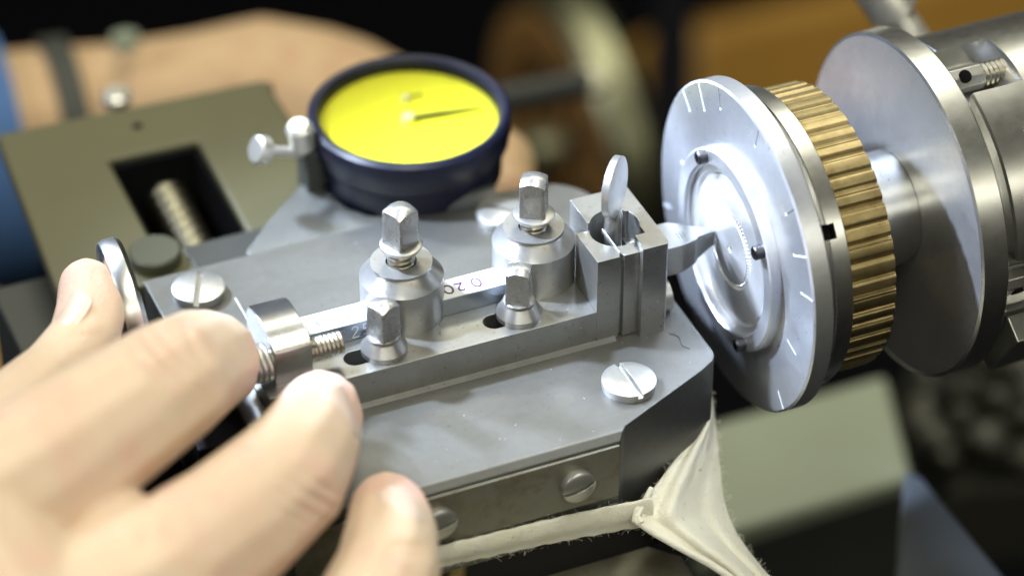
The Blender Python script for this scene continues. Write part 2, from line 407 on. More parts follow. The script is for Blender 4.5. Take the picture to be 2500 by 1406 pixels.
# post: two front blocks with a groove between, a round well for the thumb screw
well = (31.2, 20.9, 4.2)
pa = part("post_block", G().prism([(25, 14.03), (29.0, 14.03), (29.25, 14.75), (29.65, 14.75), (29.9, 14.0), (33.0, 14.0), (33.0, 22.8), (25, 22.8)], .15, 17), M['holder'], hold)
cut(pa, G().lathe([(8, 0), (8, well[2]), (30, well[2]), (30, 0)], (well[0], well[1], 0), (0, 0, 1), 48))
cut(pa, G().box((31.0, 16.8, 8), (36, 23, 30)))
b = pa.modifiers.new("edge", 'BEVEL'); b.width = .12*S; b.segments = 2; b.limit_method = 'ANGLE'; b.angle_limit = rad(50); b.harden_normals = True
fr = part("clamp_frame", G().prism([(32.6, 12.6), (37.0, 12.6), (37.6, 13.4), (37.6, 30.2), (27.2, 30.2), (27.2, 22.9), (33.0, 22.9), (33.0, 13.9), (32.6, 13.9)], -.6, 18.4), M['holder'], hold, label="U-shaped clamp frame standing proud of the post block")
cut(fr, G().lathe([(6, 0), (6, well[2]), (30, well[2]), (30, 0)], (well[0], well[1], 0), (0, 0, 1), 48))
cut(fr, G().box((31.2, 16.8, 6), (34.9, 23.6, 30)))
b = fr.modifiers.new("edge", 'BEVEL'); b.width = .15*S; b.segments = 2; b.limit_method = 'ANGLE'; b.angle_limit = rad(50); b.harden_normals = True
part("groove_strip", G().box((29.3, 14.85, 16.5), (29.6, 22, 17.35)), M['screw'], hold, .1)
part("well_floor", G().lathe([(9.5, 0), (9.5, 4.19), (9.9, 4.19), (9.9, 0)], (well[0], well[1], 0), (0, 0, 1), 32), M['black_steel'], hold)
part("socket_screw", G().lathe([(0, 0), (0, 1.7), (-.0, 1.75), (-.3, 3.1), (2.3, 3.15), (2.3, 0)], (38.0, 19.0, 2.6), (1, 0, 0), 40), M['screw'], hold)
part("socket", G().lathe([(-.06, 0), (-.06, 1.55), (.02, 1.55)], (38.0, 19.0, 2.6), (1, 0, 0), 6), M['hole'], hold)
# square-headed clamp bolts in the slots
def foot_bolt(x, rot, parent, lab):
    bt = part("clamp_bolt", G().sqhead((x, 18.45, 9.9), 2.0, 7.0, rot), M['bolt'], parent, .07, 30, label=lab)
    part("collar", G().lathe([(6.62, 0), (6.62, 3.85), (7.6, 3.9), (9.35, 2.72), (9.5, 2.7), (9.52, 2.55), (9.75, 2.5), (9.95, 2.7), (10.15, 2.5), (10.15, 0)], (x, 18.45, 0), (0, 0, 1), 64), M['turned'], bt, 0, 20)
    part("stud", G().lathe([(1.0, 0), (1.0, 1.75), (6.7, 1.75), (6.7, 0)], (x, 18.45, 0), (0, 0, 1), 24), M['thread'], bt)
    return bt
foot_bolt(-11.4, rad(23), hold, "small square bolt in the left slot")
foot_bolt(12.75, rad(-32), hold, "small square bolt in the right slot, next to the post")

# ================================================================== lettered gauge bar
gb = thing("gauge_bar", "long white-topped bar with purple handwriting, running behind the tool holder through both clamp posts", "gauge bar", (-2, 25.4, 6))
part("bar", G().box((-29, 22.95, .2), (16.0, 28.0, 10.0)), M['barside'], gb, .1)
part("white_face", G().box((-28.9, 23.05, 10.0), (15.9, 27.9, 10.06)), M['label'], gb, 0)
def ribbon(pts, wd, h, plane):
    """flat handwritten stroke"""
    g = G()
    pts = [Vector(p) for p in pts]
    for a, b_ in zip(pts, pts[1:]):
        d = (b_-a).normalized(); n = Vector((-d.y, d.x))*wd/2; a2, b2 = a-d*wd*.3, b_+d*wd*.3
        q = [a2+n, b2+n, b2-n, a2-n]
        g.add([plane(p, 0) for p in q]+[plane(p, h) for p in q], [(0,1,2,3),(7,6,5,4),(0,4,5,1),(1,5,6,2),(2,6,7,3),(3,7,4,0)])
    return g
def ell(cx, cy, rx, ry, a0=0, a1=360, n=14): return [(cx+rx*math.cos(rad(a0+(a1-a0)*i/n)), cy+ry*math.sin(rad(a0+(a1-a0)*i/n))) for i in range(n+1)]
topp = lambda p, h: (p[0], p[1], 10.07+h)
# "0.20" written to be read from the far side
OX, OY = 5.6, 25.3
rot = lambda p: (OX-p[0], OY-p[1])
for st in (ell(-2.3, 0, .75, 1.15), [(-.75, -1.0), (-.7, -.85)], [(.0, .75), (.35, 1.05), (.95, .95), (1.05, .4), (.3, -.6), (.05, -1.0), (.7, -.85), (1.35, -.95)], ell(2.75, 0, .75, 1.1)):
    part("ink_stroke", ribbon([rot(p) for p in st], .34, .02, topp), M['ink'], gb, 0, 0)
for st in (ell(-19.2, 25.4, 1.35, 1.15, 60, 330), ell(-19.4, 25.3, 1.0, .9, 80, 300), [(-17.9, 24.6), (-17.2, 24.2)]):
    part("pencil_stroke", ribbon(st, .2, .02, topp), M['pencil'], gb, 0, 0)
fr_ = lambda p, h: (p[0], 22.94-h, p[1])
for st in ([(-17.2, 7.2), (-17.1, 7.3)], ell(-17.0, 8.7, .45, .5, 20, 200)+[(-17.0, 9.0)], [(-15.3, 8.9), (-15.0, 9.3), (-14.5, 9.3), (-14.2, 8.9), (-14.5, 8.2), (-15.1, 7.4), (-15.2, 7.1), (-14.1, 7.1)], [(-12.2, 9.4), (-13.2, 9.4), (-13.25, 8.5), (-12.6, 8.55), (-12.2, 8.1), (-12.5, 7.4), (-13.2, 7.3)]):
    part("stamped_figure", ribbon(st, .16, .02, fr_), M['engrave'], gb, 0, 0)

# ================================================================== clamp posts
def post(x, y, zf, rot, lab, zc=14.2):
    t = thing("clamp_post", lab, "clamp post", (x, y, 0), "tall round clamp posts gripping the gauge bar")
    part("drum", G().lathe([(.1, 0), (.1, 7.05), (zc, 7.05), (zc+1.3, 5.75), (zc+2.3, 4.95), (zc+2.32, 5.18), (zc+2.85, 5.18), (zc+2.85, 2.6), (zc+1, 2.6), (zc+1, 0)], (x, y, 0), (0, 0, 1), 96), M['turned'], t, 0, 20)
    bt = part("square_bolt", G().sqhead((x, y, zf+.25), 2.15, 7.4, rot), M['bolt'], t, .07, 30)
    part("flange", G().lathe([(zf-.75, 0), (zf-.75, 2.6), (zf-.55, 3.4), (zf-.1, 3.62), (zf+.1, 3.5), (zf+.3, 2.9), (zf+.28, 0)], (x, y, 0), (0, 0, 1), 64), M['turned'], bt)
    part("thread", G().thread((x, y, zc+.6), (0, 0, 1), zf-zc-1.2, 2.4, .95), M['thread'], bt, 0, 60)
    return t
post(-4.7, 27.2, 20.5, rad(22), "clamp post between the purple writing and the left slotted screw, its square bolt turned edge-on")
post(19.35, 27.6, 19.6, rad(58), "clamp post standing right beside the upright post block")

# ================================================================== thumb screw and cutting tool
ts = thing("thumb_screw", "thumb screw with a flat round disc head standing in the post block", "thumb screw", (31.1, 21.2, 10))
nd = Vector((.74, -.67, .03)).normalized()
part("disc_head", G().lathe([(-.85, 0), (-.85, 4.7), (-.6, 5.3), (.6, 5.35), (.85, 4.9), (.85, 0)], Vector((31.1, 21.2, 25.9)), nd, 64), M['screw'], ts)
part("shank", G().lathe([(9.9, 0), (9.9, 1.5), (20.6, 1.5), (21.6, 1.2), (21.6, 0)], (31.1, 21.2, 0), (0, 0, 1), 40), M['holder'], ts)
ct = thing("cutting_tool", "flat steel cutting tool tapering to a tip that touches the bright round workpiece", "cutter", (44, 21.5, 8))
g = G()
secs = [(34, 18.0, 25.0, 6.8, 12.7), (42.6, 18.0, 25.0, 6.8, 12.7), (43.6, 18.3, 24.7, 6.85, 12.6), (45.6, 19.0, 23.8, 7.1, 12.35), (46.6, 19.9, 23.2, 7.3, 12.1), (48.2, 20.6, 22.8, 7.6, 11.7), (49.6, 21.2, 22.4, 7.9, 11.35), (50.45, 21.35, 22.2, 8.1, 11.1)]
v = []; f = []
for x, y0, y1, z0, z1 in secs: v += [(x, y0, z0), (x, y1, z0), (x, y1, z1), (x, y0, z1)]
for i in range(len(secs)-1):
    for j in range(4): f.append((4*i+j, 4*i+(j+1) % 4, 4*i+4+(j+1) % 4, 4*i+4+j))
f += [(0, 1, 2, 3), tuple(4*len(secs)-4+j for j in range(4))]
g.add(v, f); part("blade", g, M['holder'], ct, .12, 20)
for i in range(3):
    part("grind_mark", G().box((43.0+i*.55, 20.0, 12.63), (43.08+i*.55, 21.6, 12.71)), M['scribe'], ct, 0, 0)

# ================================================================== adjusting block with screw and spring
ab = thing("adjusting_block", "round-topped steel block with a threaded screw and coil spring passing through it", "adjusting block", (-27.6, 20, 3))
prof = [(16.6, -3), (30.6, -3), (30.6, 12.0)]+[(30.6-1.2, 13.9), (27.5, 14.7), (24.5, 15.0), (21.8, 14.9)]+[(19.5, 14.6), (17.6, 14.0), (16.6, 13.4)]
part("block", G().prism(prof, -30.9, -24.4, 'x'), M['polished'], ab, .2, 25)
sx = part("screw", G().thread((-36, 18.6, 10.6), (1, 0, 0), 17.2, 2.0, .75), M['thread'], ab, 0, 60)
cs = [(-35.2+3.9*i/60, 18.6+2.85*math.cos(i*.42), 10.6+2.85*math.sin(i*.42)) for i in range(61)]
part("coil_spring", G().tube(cs, .5, 8), M['screw'], ab, 0, 60)

# left-hand thumb wheel on the screw, pressed by the thumb
cw = at(306, 752, 516); nw = (RM @ Vector((.935, -.27, .21))).normalized()
tw = thing("adjusting_disc", "polished steel thumb wheel disc leaning behind the upright thumb", "thumb wheel", cw)
part("disc", G().lathe([(-1.9, 0), (-1.9, 10.9), (-1.6, 11.6), (-.6, 12.0), (1.2, 12.0), (2.0, 11.4), (2.1, 0)], cw, nw, 96), M['steelx'], tw)
eb = thing("end_bracket", "small bright steel end bracket peeking out at the left below the hand", "bracket", (-62, 25, 3))
part("plate", G().box((-70.9, 25.5, 3.5), (-52, 31.1, 6.6)), M['holder'], eb, .2)
part("ball_knob", G().lathe([(-3.4+6.8*i/16, 3.4*math.sin(math.pi*i/16)) for i in range(17)], at(-8, 1018, 498), (0, 0, 1), 32), M['brass'], eb)

# ================================================================== spindle
AY, AZ = 16.3, 10.8
AX = Vector((1, 0, 0)); FRM = Vector((0, 1, 0))          # angles run from +y towards +z
def axl(g, prof, seg=128, rfun=None): return g.lathe(prof, (0, AY, AZ), AX, seg, FRM, 0, rfun)
def polar(x, r, a): return Vector((x, AY+r*math.cos(rad(a)), AZ+r*math.sin(rad(a))))
dp = thing("division_plate", "large bright aluminium disc with scribed radial marks facing the cutter", "disc", (53, AY, AZ))
part("plate", axl(G(), [(51.6, 17.2), (51.6, 28.6), (51.9, 29.0), (55.0, 29.0), (55.3, 28.7), (55.3, 17.2)], 192), M['alu'], dp)
for a, r0, r1, dark in ((40.9, 25, 28.5, 0), (56, 24, 28.4, 0), (72.3, 25, 28.4, 1), (102.2, 25, 28.6, 1), (132.8, 25.3, 28.6, 1), (148.7, 24.3, 28.8, 0), (163.5, 25.2, 28.8, 0), (-165.6, 21, 24.2, 0), (-136.2, 25.4, 28.6, 0), (-18.4, 25.7, 28.6, 0)):
    o = polar(51.6, 0, 0); d = Vector((0, math.cos(rad(a)), math.sin(rad(a)))); n = AX.cross(d)*.115
    g = G(); q = [o+d*r0+n, o+d*r1+n, o+d*r1-n, o+d*r0-n]
    g.add([p+Vector((-.03, 0, 0)) for p in q]+[p+Vector((.03, 0, 0)) for p in q], [(0,1,2,3),(7,6,5,4),(0,4,5,1),(1,5,6,2),(2,6,7,3),(3,7,4,0)])
    part("radial_mark", g, M['scribe'] if dark else M['engrave'], dp, 0, 0)
    if a > 0: part("dot_mark", G().lathe([(0, 0), (0, .28), (-.05, .2), (-.05, 0)], polar(51.58, r0-.25, a), AX, 12), M['engrave'], dp, 0, 0)
part("dot_mark", G().lathe([(0, 0), (0, .38), (-.05, .3), (-.05, 0)], polar(51.58, 21, 11.4), AX, 12), M['engrave'], dp, 0, 0)
cr = thing("clamp_ring", "aluminium clamping ring held by three black socket screws on the scribed disc", "ring", (50.5, AY, AZ))
part("ring", axl(G(), [(53.6, 14.95), (49.75, 14.95), (49.5, 15.15), (49.5, 17.5), (49.75, 17.8), (51.55, 17.85), (51.55, 17.9), (53.0, 17.1)], 160), M['alu'], cr)
for a in (60, 146, -124):
    sw = part("cap_screw", G().lathe([(1.0, 0), (1.0, 1.2), (-1.4, 1.2), (-1.6, 1.0), (-1.6, .62), (-.7, .62), (-.7, 0)], polar(49.5, 16.35, a), AX, 24), M['black_steel'], cr)
    part("hex_socket", G().lathe([(-1.62, 0), (-1.62, .58)], polar(49.5, 16.35, a), AX, 6), M['hole'], sw)
wp = thing("workpiece", "bright silver round dish being engraved in the middle of the clamp ring", "workpiece", (51, AY, AZ))
part("dish", axl(G(), [(53.9, 0), (53.9, 14.9), (50.7, 14.9), (50.65, 13.7), (51.5, 13.55), (51.5, 13.2), (50.95, 12.9), (50.85, 7.6), (50.9, 7.4), (50.9, 6.5), (50.7, 6.3), (50.7, .75), (51.0, .6), (52.5, .55), (52.5, 0)], 160), M['workpiece'], wp, 0, 25)
g = G()
for i in range(66):
    a = 360*i/66
    if -20 < (a if a < 180 else a-360) < 0: pass
    for r0, r1 in ((6.35, 6.9), (6.92, 7.4)):
        p = [polar(50.88, r0, a+(2.0 if r0 > 6.5 else 0)), polar(50.88, (r0+r1)/2, a-1.9), polar(50.88, r1, a), polar(50.88, (r0+r1)/2, a+1.9), polar(50.62, (r0+r1)/2, a)]
        g.add(p, [(0, 1, 4), (1, 2, 4), (2, 3, 4), (3, 0, 4), (3, 2, 1, 0)])
st = part("engraved_border", g, M['workpiece'], wp, 0, 0); st['kind'] = 'stuff'
part("centre_hole", axl(G(), [(52.4, 0), (52.4, .54), (51.1, .54), (51.1, 0)], 16), M['hole'], wp)
# plain steel ring with a key slot, then the brass index ring
sr = thing("steel_ring", "narrow steel ring with a square key notch between the scribed disc and the brass ring", "ring", (58, AY, AZ))
ro = part("ring", axl(G(), [(55.35, 24.4), (57.2, 24.4), (57.2, 26.0), (57.35, 26.2), (60.2, 26.2), (60.4, 26.0), (60.4, 20), (55.35, 20)], 160), M['steelx'], sr)
k = polar(0, 25.5, 143)
mk = Matrix.Translation((57.6, AY, AZ)) @ Matrix.Rotation(rad(143), 4, 'X')
cut(ro, G().box((-1.5, -0, -1.3), (1.1, 30, 1.3), mk))
part("key", G().box((-1.8, 19, -1.25), (.9, 24.6, 1.25), mk), M['hole'], sr, .1)
bg_ = thing("brass_index_ring", "broad brass ring with ribbed teeth around its edge", "gear ring", (65, AY, AZ))
NT = 52; vv = []; ff = []
tooth = [(0, -.14), (.06, -.03), (.12, .0), (.46, .0), (.54, -.05), (.61, -.18), (.70, -.46), (.79, -.52), (.87, -.30), (.93, -.26), (.97, -.08)]
ring = [(60.55, 22.0, 0), (60.55, 24.2, 0), (60.75, 25.0, 1), (68.95, 25.0, 1), (69.25, 24.4, .8), (69.25, 20, 0)]
SEG = NT*len(tooth)
for x, r, kf in ring:
    for i in range(NT):
        for t, d in tooth:
            a = 360*(i+t+(.07*math.sin(i*2.3) if t > .5 else .04*math.sin(i*5.1)))/NT; vv.append(polar(x, r+d*kf*(1+.2*math.sin(i*3.7)), a))
for j in range(len(ring)-1):
    for i in range(SEG): ff.append((j*SEG+i, j*SEG+(i+1) % SEG, (j+1)*SEG+(i+1) % SEG, (j+1)*SEG+i))
part("toothed_rim", G().add(vv, ff), M['brass'], bg_, 0, 25)
part("web", axl(G(), [(61, 9.9), (61, 22.2), (69.0, 22.2), (69.0, 9.9)], 96), M['brass'], bg_)
# flange with its boss and shaft
fl = thing("flange_disc", "polished steel flange disc with a round shaft, mirroring the brass ring in front of it", "flange", (82, AY, AZ))
part("rim", axl(G(), [(82.1, 29.9), (82.4, 30.5), (86.8, 30.6), (87.1, 30.3), (87.1, 8)], 192), M['steelx'], fl)
part("face", axl(G(), [(82.08, 9.5), (82.08, 29.92)], 192), M['mirror'], fl)
part("shaft", axl(G(), [(56, 10.0), (82.0, 10.0)], 96), M['steelx'], fl)
hd = thing("spindle_head", "cylindrical steel chuck head with recessed adjusting screws at the right edge", "chuck", (110, AY, AZ))
bo = part("body", axl(G(), [(87.2, 0), (87.2, 24.6), (90.2, 24.6), (90.2, 27.0), (90.6, 27.4), (150, 27.4), (150, 0)], 128), M['steelx'], hd)
def pocket(a, x0, x1, hw, dep, tip):
    m = Matrix.Translation((0, AY, AZ)) @ Matrix.Rotation(rad(a), 4, 'X')
    r0 = 27.4-dep; r1 = 34
    v = [(x0, r0, -hw), (x1, r0, -hw), (x1, r0, hw), (x0, r0, hw), (x0, r1, -hw), (x1+tip, r1, -hw), (x1+tip, r1, hw), (x0, r1, hw)]
    return G().add([m @ Vector(p) for p in v], [(0,3,2,1),(4,5,6,7),(0,1,5,4),(1,2,6,5),(2,3,7,6),(3,0,4,7)])
def pocket_screw(a, dep):
    c = polar(90.4, 27.4-dep+2.2, a)
    sw = part("adjusting_screw", G().lathe([(-1.5, 0), (-1.5, 2.3), (5.2, 2.3), (5.5, 2.0), (5.5, 0)], c, AX, 8), M['steelx'], hd, .15)
    part("thread", G().thread(c+AX*5.4, AX, 6.5, 2.1, .9), M['thread'], sw, 0, 60)
    part("tommy_hole", G().lathe([(2.0, 0), (2.0, 1.15), (2.33, 1.15), (2.33, 0)], polar(91.9, 27.4-dep+2.2, a), polar(0, 1, a+38)-polar(0, 0, 0), 24), M['hole'], sw)
for a, dep in ((94, 5.0), (184, 5.0)):
    cut(bo, pocket(a, 85, 98.0, 6.2, dep, 6.0)); 
bo.data.materials.clear(); bo.data.materials.append(M['steelx'])
for a, dep in ((94, 5.0), (184, 5.0)): pocket_screw(a, dep)
d = polar(0, 1, 128)-polar(0, 0, 0)
part("grub_screw", G().thread(polar(99.5, 24, 127), d, 4.6, 2.7, .95), M['thread'], hd, 0, 60)
part("jaw", G().box((90.7, 24, -7), (122, 31, 7), Matrix.Translation((0, AY, AZ)) @ Matrix.Rotation(rad(213), 4, 'X')), M['holder'], hd, .3)
part("jaw", G().box((90.9, 22, -6), (122, 30, 6), Matrix.Translation((0, AY, AZ)) @ Matrix.Rotation(rad(250), 4, 'X')), M['black_steel'], hd, .3)
# radial bolt rising behind the flange
p0 = at(2240, 110, 578); p1 = at(2150, -25, 572); dd = (p1-p0).normalized()
rb = thing("radial_bolt", "thick bright threaded bolt with round head, behind the flange at the top edge", "bolt", p0)
part("thread", G().thread(p0-dd*8, dd, 17, 3.2, 1.3), M['chrome'], rb, 0, 60)
part("head", G().lathe([(8.3, 0), (8.3, 4.3), (8.9, 4.9), (11, 4.9), (13, 4.9), (26, 4.9), (26, 0)], p0, dd, 48), M['chrome'], rb)

# ================================================================== strap of cotton webbing
stp = thing("cotton_strap", "off-white cotton strap wrapped round the slide base and knotted over its right corner", "strap", (20, -10, -18))
def grid(fn, nu, nv, th):
    g = G(); v = []; f = []
    P = [[fn(i/nu, j/nv) for j in range(nv+1)] for i in range(nu+1)]
    v = [p for r in P for p in r]; k = lambda i, j: i*(nv+1)+j
    for i in range(nu):
        for j in range(nv): f.append((k(i, j), k(i+1, j), k(i+1, j+1), k(i, j+1)))
    g.add(v, f); return g
def hsh(a, b): return math.sin(a*12.9898+b*78.233)*43758.5453 % 1
def front_band(u, v):
    x = -22+46.5*u
    z0 = -11.6-2.7*max(0, (x+12)/35); hgt = 4.7+1.4*max(0, (x+12)/35)
    wob = .12*math.sin(x*1.7)+.10*math.sin(x*3.9+1)
    y = YF-.85-.55*math.sin(min(1, v*1.25)*math.pi)-.2*math.sin(u*7)-.06*math.sin(u*43+v*5)
    return Vector((x, y, z0-hgt*v+wob*(1 if v > .5 else .6)))
def cloth(o, th=.7):
    m = o.modifiers.new("thick", 'SOLIDIFY'); m.thickness = th*S; m.offset = 0
    m = o.modifiers.new("soft", 'SUBSURF'); m.levels = 1; m.render_levels = 2
cloth(part("front_band", grid(front_band, 60, 8, 0), M['cotton'], stp, 0, 80))
def poly_at(pts, t):
    L = [0]
    for a, b_ in zip(pts, pts[1:]): L.append(L[-1]+math.hypot(b_[0]-a[0], b_[1]-a[1]))
    s = t*L[-1]
    for i in range(len(pts)-1):
        if s <= L[i+1] or i == len(pts)-2:
            q = (s-L[i])/(L[i+1]-L[i]); return [pts[i][k]+(pts[i+1][k]-pts[i][k])*q for k in range(3)]
LE = [(1722, 955, 529), (1719, 1045, 526), (1650, 1122, 521), (1592, 1195, 515.5), (1554, 1258, 511.5), (1562, 1282, 511), (1640, 1324, 512), (1730, 1374, 514), (1810, 1425, 516), (1850, 1455, 517)]
RE = [(1731, 950, 533), (1745, 1045, 532), (1754, 1120, 530), (1762, 1190, 528), (1774, 1250, 527), (1796, 1300, 526), (1822, 1340, 525), (1866, 1396, 525), (1925, 1460, 525)]
def drape(u, v):
    a = poly_at(LE, u); b_ = poly_at(RE, u)
    x, y, D = [a[i]+(b_[i]-a[i])*v for i in range(3)]
    k = math.sin(v*math.pi)
    fold = 1.5*math.sin(v*8.5+u*2.5)*k+.7*math.sin(v*14-u*3+1)*k+.25*math.sin(v*25+u*4)*k-2.4*k
    cx, cy = x-1556, y-1268                              # creases fanning out of the pinched corner
    r = math.hypot(cx, cy); fold += .45*math.sin(math.atan2(cy, cx)*9)*math.exp(-(r/120)**2)*k
    e = .5*math.sin(u*37)+.4*math.sin(u*71+2)
    return at(x+e*2.2*(v > .97), y+e*1.2, D+fold)
cloth(part("draped_end", grid(drape, 64, 30, 0), M['cotton'], stp, 0, 80))
tk = [at(x, y, D) for x, y, D in ((1556, 1232, 511.5), (1548, 1268, 510.5), (1600, 1302, 510.5), (1660, 1336, 511), (1730, 1374, 512.6), (1800, 1420, 514.5), (1840, 1450, 516))]
part("hem", G().tube(tk, .62, 8), M['cotton'], stp, 0, 80)
tk2 = [at(x, y, D) for x, y, D in ((1590, 1192, 514.6), (1572, 1225, 512.4), (1556, 1258, 510.6), (1566, 1276, 510))]
part("hem", G().tube(tk2, .5, 8), M['cotton'], stp, 0, 80)
g = G()
def fuzz(p, n, sp):
    for _ in range(n):
        d = Vector((random.gauss(0, 1), random.gauss(0, 1), random.gauss(0, 1))).normalized(); q = p+Vector((random.gauss(0, sp), random.gauss(0, sp), random.gauss(0, sp)))
        e = Vector((random.gauss(0, 1), random.gauss(0, 1), random.gauss(0, 1)))*.4; L = random.uniform(.4, 1.3)
        g.tube([q, q+d*L*.5, q+d*L+e*L*.5], .022, 3)
for i in range(60):
    t = i/59
    fuzz(drape(t, 0), 4, .3); fuzz(drape(t, 1), 6, .3); fuzz(front_band(t, 1), 4, .3); fuzz(front_band(t, 0), 2, .2)
ff_ = part("loose_fibres", g, M['cotton'], stp, 0, 0); ff_['kind'] = 'stuff'

# ================================================================== things below the base
lb = thing("lower_slide", "dull steel lower slide block in the shade under the cotton strap", "slide block", (10, -10, -34))
part("block", G().prism([(-30, -40), (30, -40), (31.5, -13), (31.8, -8), (27, -3), (-30, 6)], -60, -32), M['lowsteel'], lb, .6)
part("gib", G().box((-50, -4, -32), (34, 40, -19.2)), M['black'], lb, .3)
part("round_stud", G().lathe([(0, 0), (0, 2.6), (5.4, 2.6), (6, 2.2), (6, 0)], at(1104, 1395, 512), (0, 0, 1), 32), M['brass'], lb)
tp = thing("painted_panel", "pale green painted machine panel, out of focus below the scribed disc", "panel", (80, 35, -62))
c0 = [at(x, y, D) for x, y, D in ((1660, 1050, 660), (2165, 908, 680), (2232, 1160, 650), (1700, 1318, 632))]
nz = (c0[1]-c0[0]).cross(c0[3]-c0[0]).normalized(); nz = nz if nz.z > 0 else -nz
part("top", G().add(c0+[p-nz*12 for p in c0], [(0,1,2,3),(7,6,5,4),(0,4,5,1),(1,5,6,2),(2,6,7,3),(3,7,4,0)]), M['panel'], tp, 2)
q = [at(x, y, D) for x, y, D in ((1700, 1320, 633), (2232, 1162, 651), (2245, 1430, 665), (1680, 1570, 655))]
part("front_side", G().add(q+[p-RM.col[2]*-8 for p in q], [(0,1,2,3),(7,6,5,4),(0,4,5,1),(1,5,6,2),(2,6,7,3),(3,7,4,0)]), M['darkgrey'], tp, 1)
bs = thing("sheet_rail", "blue-grey metal rail slanting away at the bottom right corner", "rail", at(2300, 1300, 600))
q = [at(x, y, D) for x, y, D in ((2215, 1155, 592), (2250, 1165, 592), (2470, 1430, 560), (2190, 1430, 560))]
part("rail", G().add(q+[p+RM.col[2]*6 for p in q], [(0,1,2,3),(7,6,5,4),(0,4,5,1),(1,5,6,2),(2,6,7,3),(3,7,4,0)]), M['bluegrey'], bs, .8)
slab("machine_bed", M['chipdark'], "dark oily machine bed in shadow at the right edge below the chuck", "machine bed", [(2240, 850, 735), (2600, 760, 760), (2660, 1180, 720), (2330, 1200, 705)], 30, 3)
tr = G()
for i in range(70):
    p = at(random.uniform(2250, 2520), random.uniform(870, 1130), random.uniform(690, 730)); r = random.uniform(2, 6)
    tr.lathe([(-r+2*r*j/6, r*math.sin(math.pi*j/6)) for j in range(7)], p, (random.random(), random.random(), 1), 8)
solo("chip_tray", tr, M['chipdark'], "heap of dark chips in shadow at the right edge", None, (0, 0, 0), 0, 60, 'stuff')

# ================================================================== vise block behind
vb = thing("vise_block", "grey-green enamelled block with a rectangular opening showing a threaded rod", "vise", (-25, 88, -10))
fr_o = [(-53, 62), (2, 62), (2, 111.5), (-52, 113)]
vbp = part("body", G().prism([(-55, 58), (1.5, 58), (1.5, 108)]+arc(-.5, 108.5, 3, 10, 80, 4)+[(-51.5, 113.5)], -3.5, 0), M['olive'], vb)
cut(vbp, G().prism([(-34.8, 66), (-18.2, 65.5), (-17.3, 96.6), (-34.4, 97.2)], -30, 5))
b = vbp.modifiers.new("edge", 'BEVEL'); b.width = .8*S; b.segments = 2; b.limit_method = 'ANGLE'; b.angle_limit = rad(50); b.harden_normals = True
part("dark_void", G().box((-41, 60, -30), (-35.3, 106, -3.6)).box((-16.7, 60, -30), (-1, 106, -3.6)), M['black'], vb, .3)  # black boxes stand in for the dark void under the plate
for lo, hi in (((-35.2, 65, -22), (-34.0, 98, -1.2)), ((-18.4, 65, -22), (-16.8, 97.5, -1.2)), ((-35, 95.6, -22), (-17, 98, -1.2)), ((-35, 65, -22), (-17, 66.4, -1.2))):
    part("opening_shade", G().box(lo, hi), M['hole'], vb)  # added black sheets, shade of the opening walls put into their colour
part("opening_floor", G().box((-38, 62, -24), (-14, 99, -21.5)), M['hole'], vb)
part("threaded_rod", G().thread((-25.6, 60, -10), (0.03, 1, 0), 36, 4.1, 3.0), M['rod'], vb, 0, 60)
part("front_step", G().box((-30.5, 57.6, -9), (1.9, 65.9, .35)), M['darkgrey'], vb, .5)
part("round_boss", G().lathe([(-12, 0), (-12, 4.7), (2.2, 4.7), (2.6, 4.3), (2.6, 0)], (-36.0, 64.0, 0), (0, 0, 1), 48), M['boss'], vb)
part("cap_screw", G().lathe([(0, 0), (0, 3), (2, 3), (2.6, 2.2), (2.6, 0)], at(290, 250, 600), (0, 0, 1), 24), M['chrome'], vb)
part("plug_hole", G().lathe([(0, 0), (0, 1.0), (.05, 1.0), (.05, 0)], (-26.2, 105.5, 0), (0, 0, 1), 20), M['hole'], vb)
vb.location += Vector((1.9, 8.7, -6))*S
dk = thing("black_block", "black enamelled machine block standing below the grey-green vise at the left", "block", (-52, 75, -20))
part("block", G().box((-61, 62, -40), (-36, 88, -15), None), M['darkgrey'], dk, .6)
part("gap_dark_block", G().box((-80, -30, -40), (-46.3, 23, -8)), M['hole'], dk, .6)  # black block added to keep the gap between the fingers dark
part("lower_part", G().box((-61.5, 40, -60), (-36, 63, -28)), M['black'], dk, .6)

# ================================================================== dial indicator
DC = Vector((15.7, 75.3, 10))
di = thing("dial_indicator", "round dial indicator with a yellow face and navy black bezel", "dial gauge", (15.7, 75.3, -8))
part("bezel", G().lathe([(-1.2, 15.9), (.9, 16.2), (1.6, 16.7), (1.8, 17.6), (1.2, 18.3), (-1.4, 18.5), (-2.2, 18.1), (-4.2, 18.0), (-5.4, 17.2), (-5.6, 12)], DC, (0, 0, 1), 96), M['navy'], di)
part("case", G().lathe([(-5.4, 0), (-5.4, 16.9), (-11.0, 16.7), (-12.5, 15.6), (-12.5, 0)], DC, (0, 0, 1), 64), M['navy'], di)
part("face", G().lathe([(-.95, 0), (-.9, 16.1)], DC, (0, 0, 1), 96), M['yellow'], di)
part("glass", G().lathe([(.9, 0), (.88, 16.2)], DC, (0, 0, 1), 64), M['glass'], di)
part("hub", G().lathe([(-.9, 0), (-.9, 1.3), (.3, 1.2), (.4, 0)], DC+Vector((-.2, .1, 0)), (0, 0, 1), 24), M['chrome'], di)
part("face_screw", G().lathe([(-.1, 0), (-.1, .8), (.1, .8), (.1, 0)], at(905, 292, 558.2), (0, 0, 1), 20), M['pencil'], di)
def onz(x, y, z):
    d_ = RM @ Vector(((x-1250)/FPX, (y-703)/FPX, 1)); return CAM+d_*((z-CAM.z)/d_.z)
p1, p2 = DC+Vector((0, 0, -.3)), onz(1178, 262, DC.z-.3)
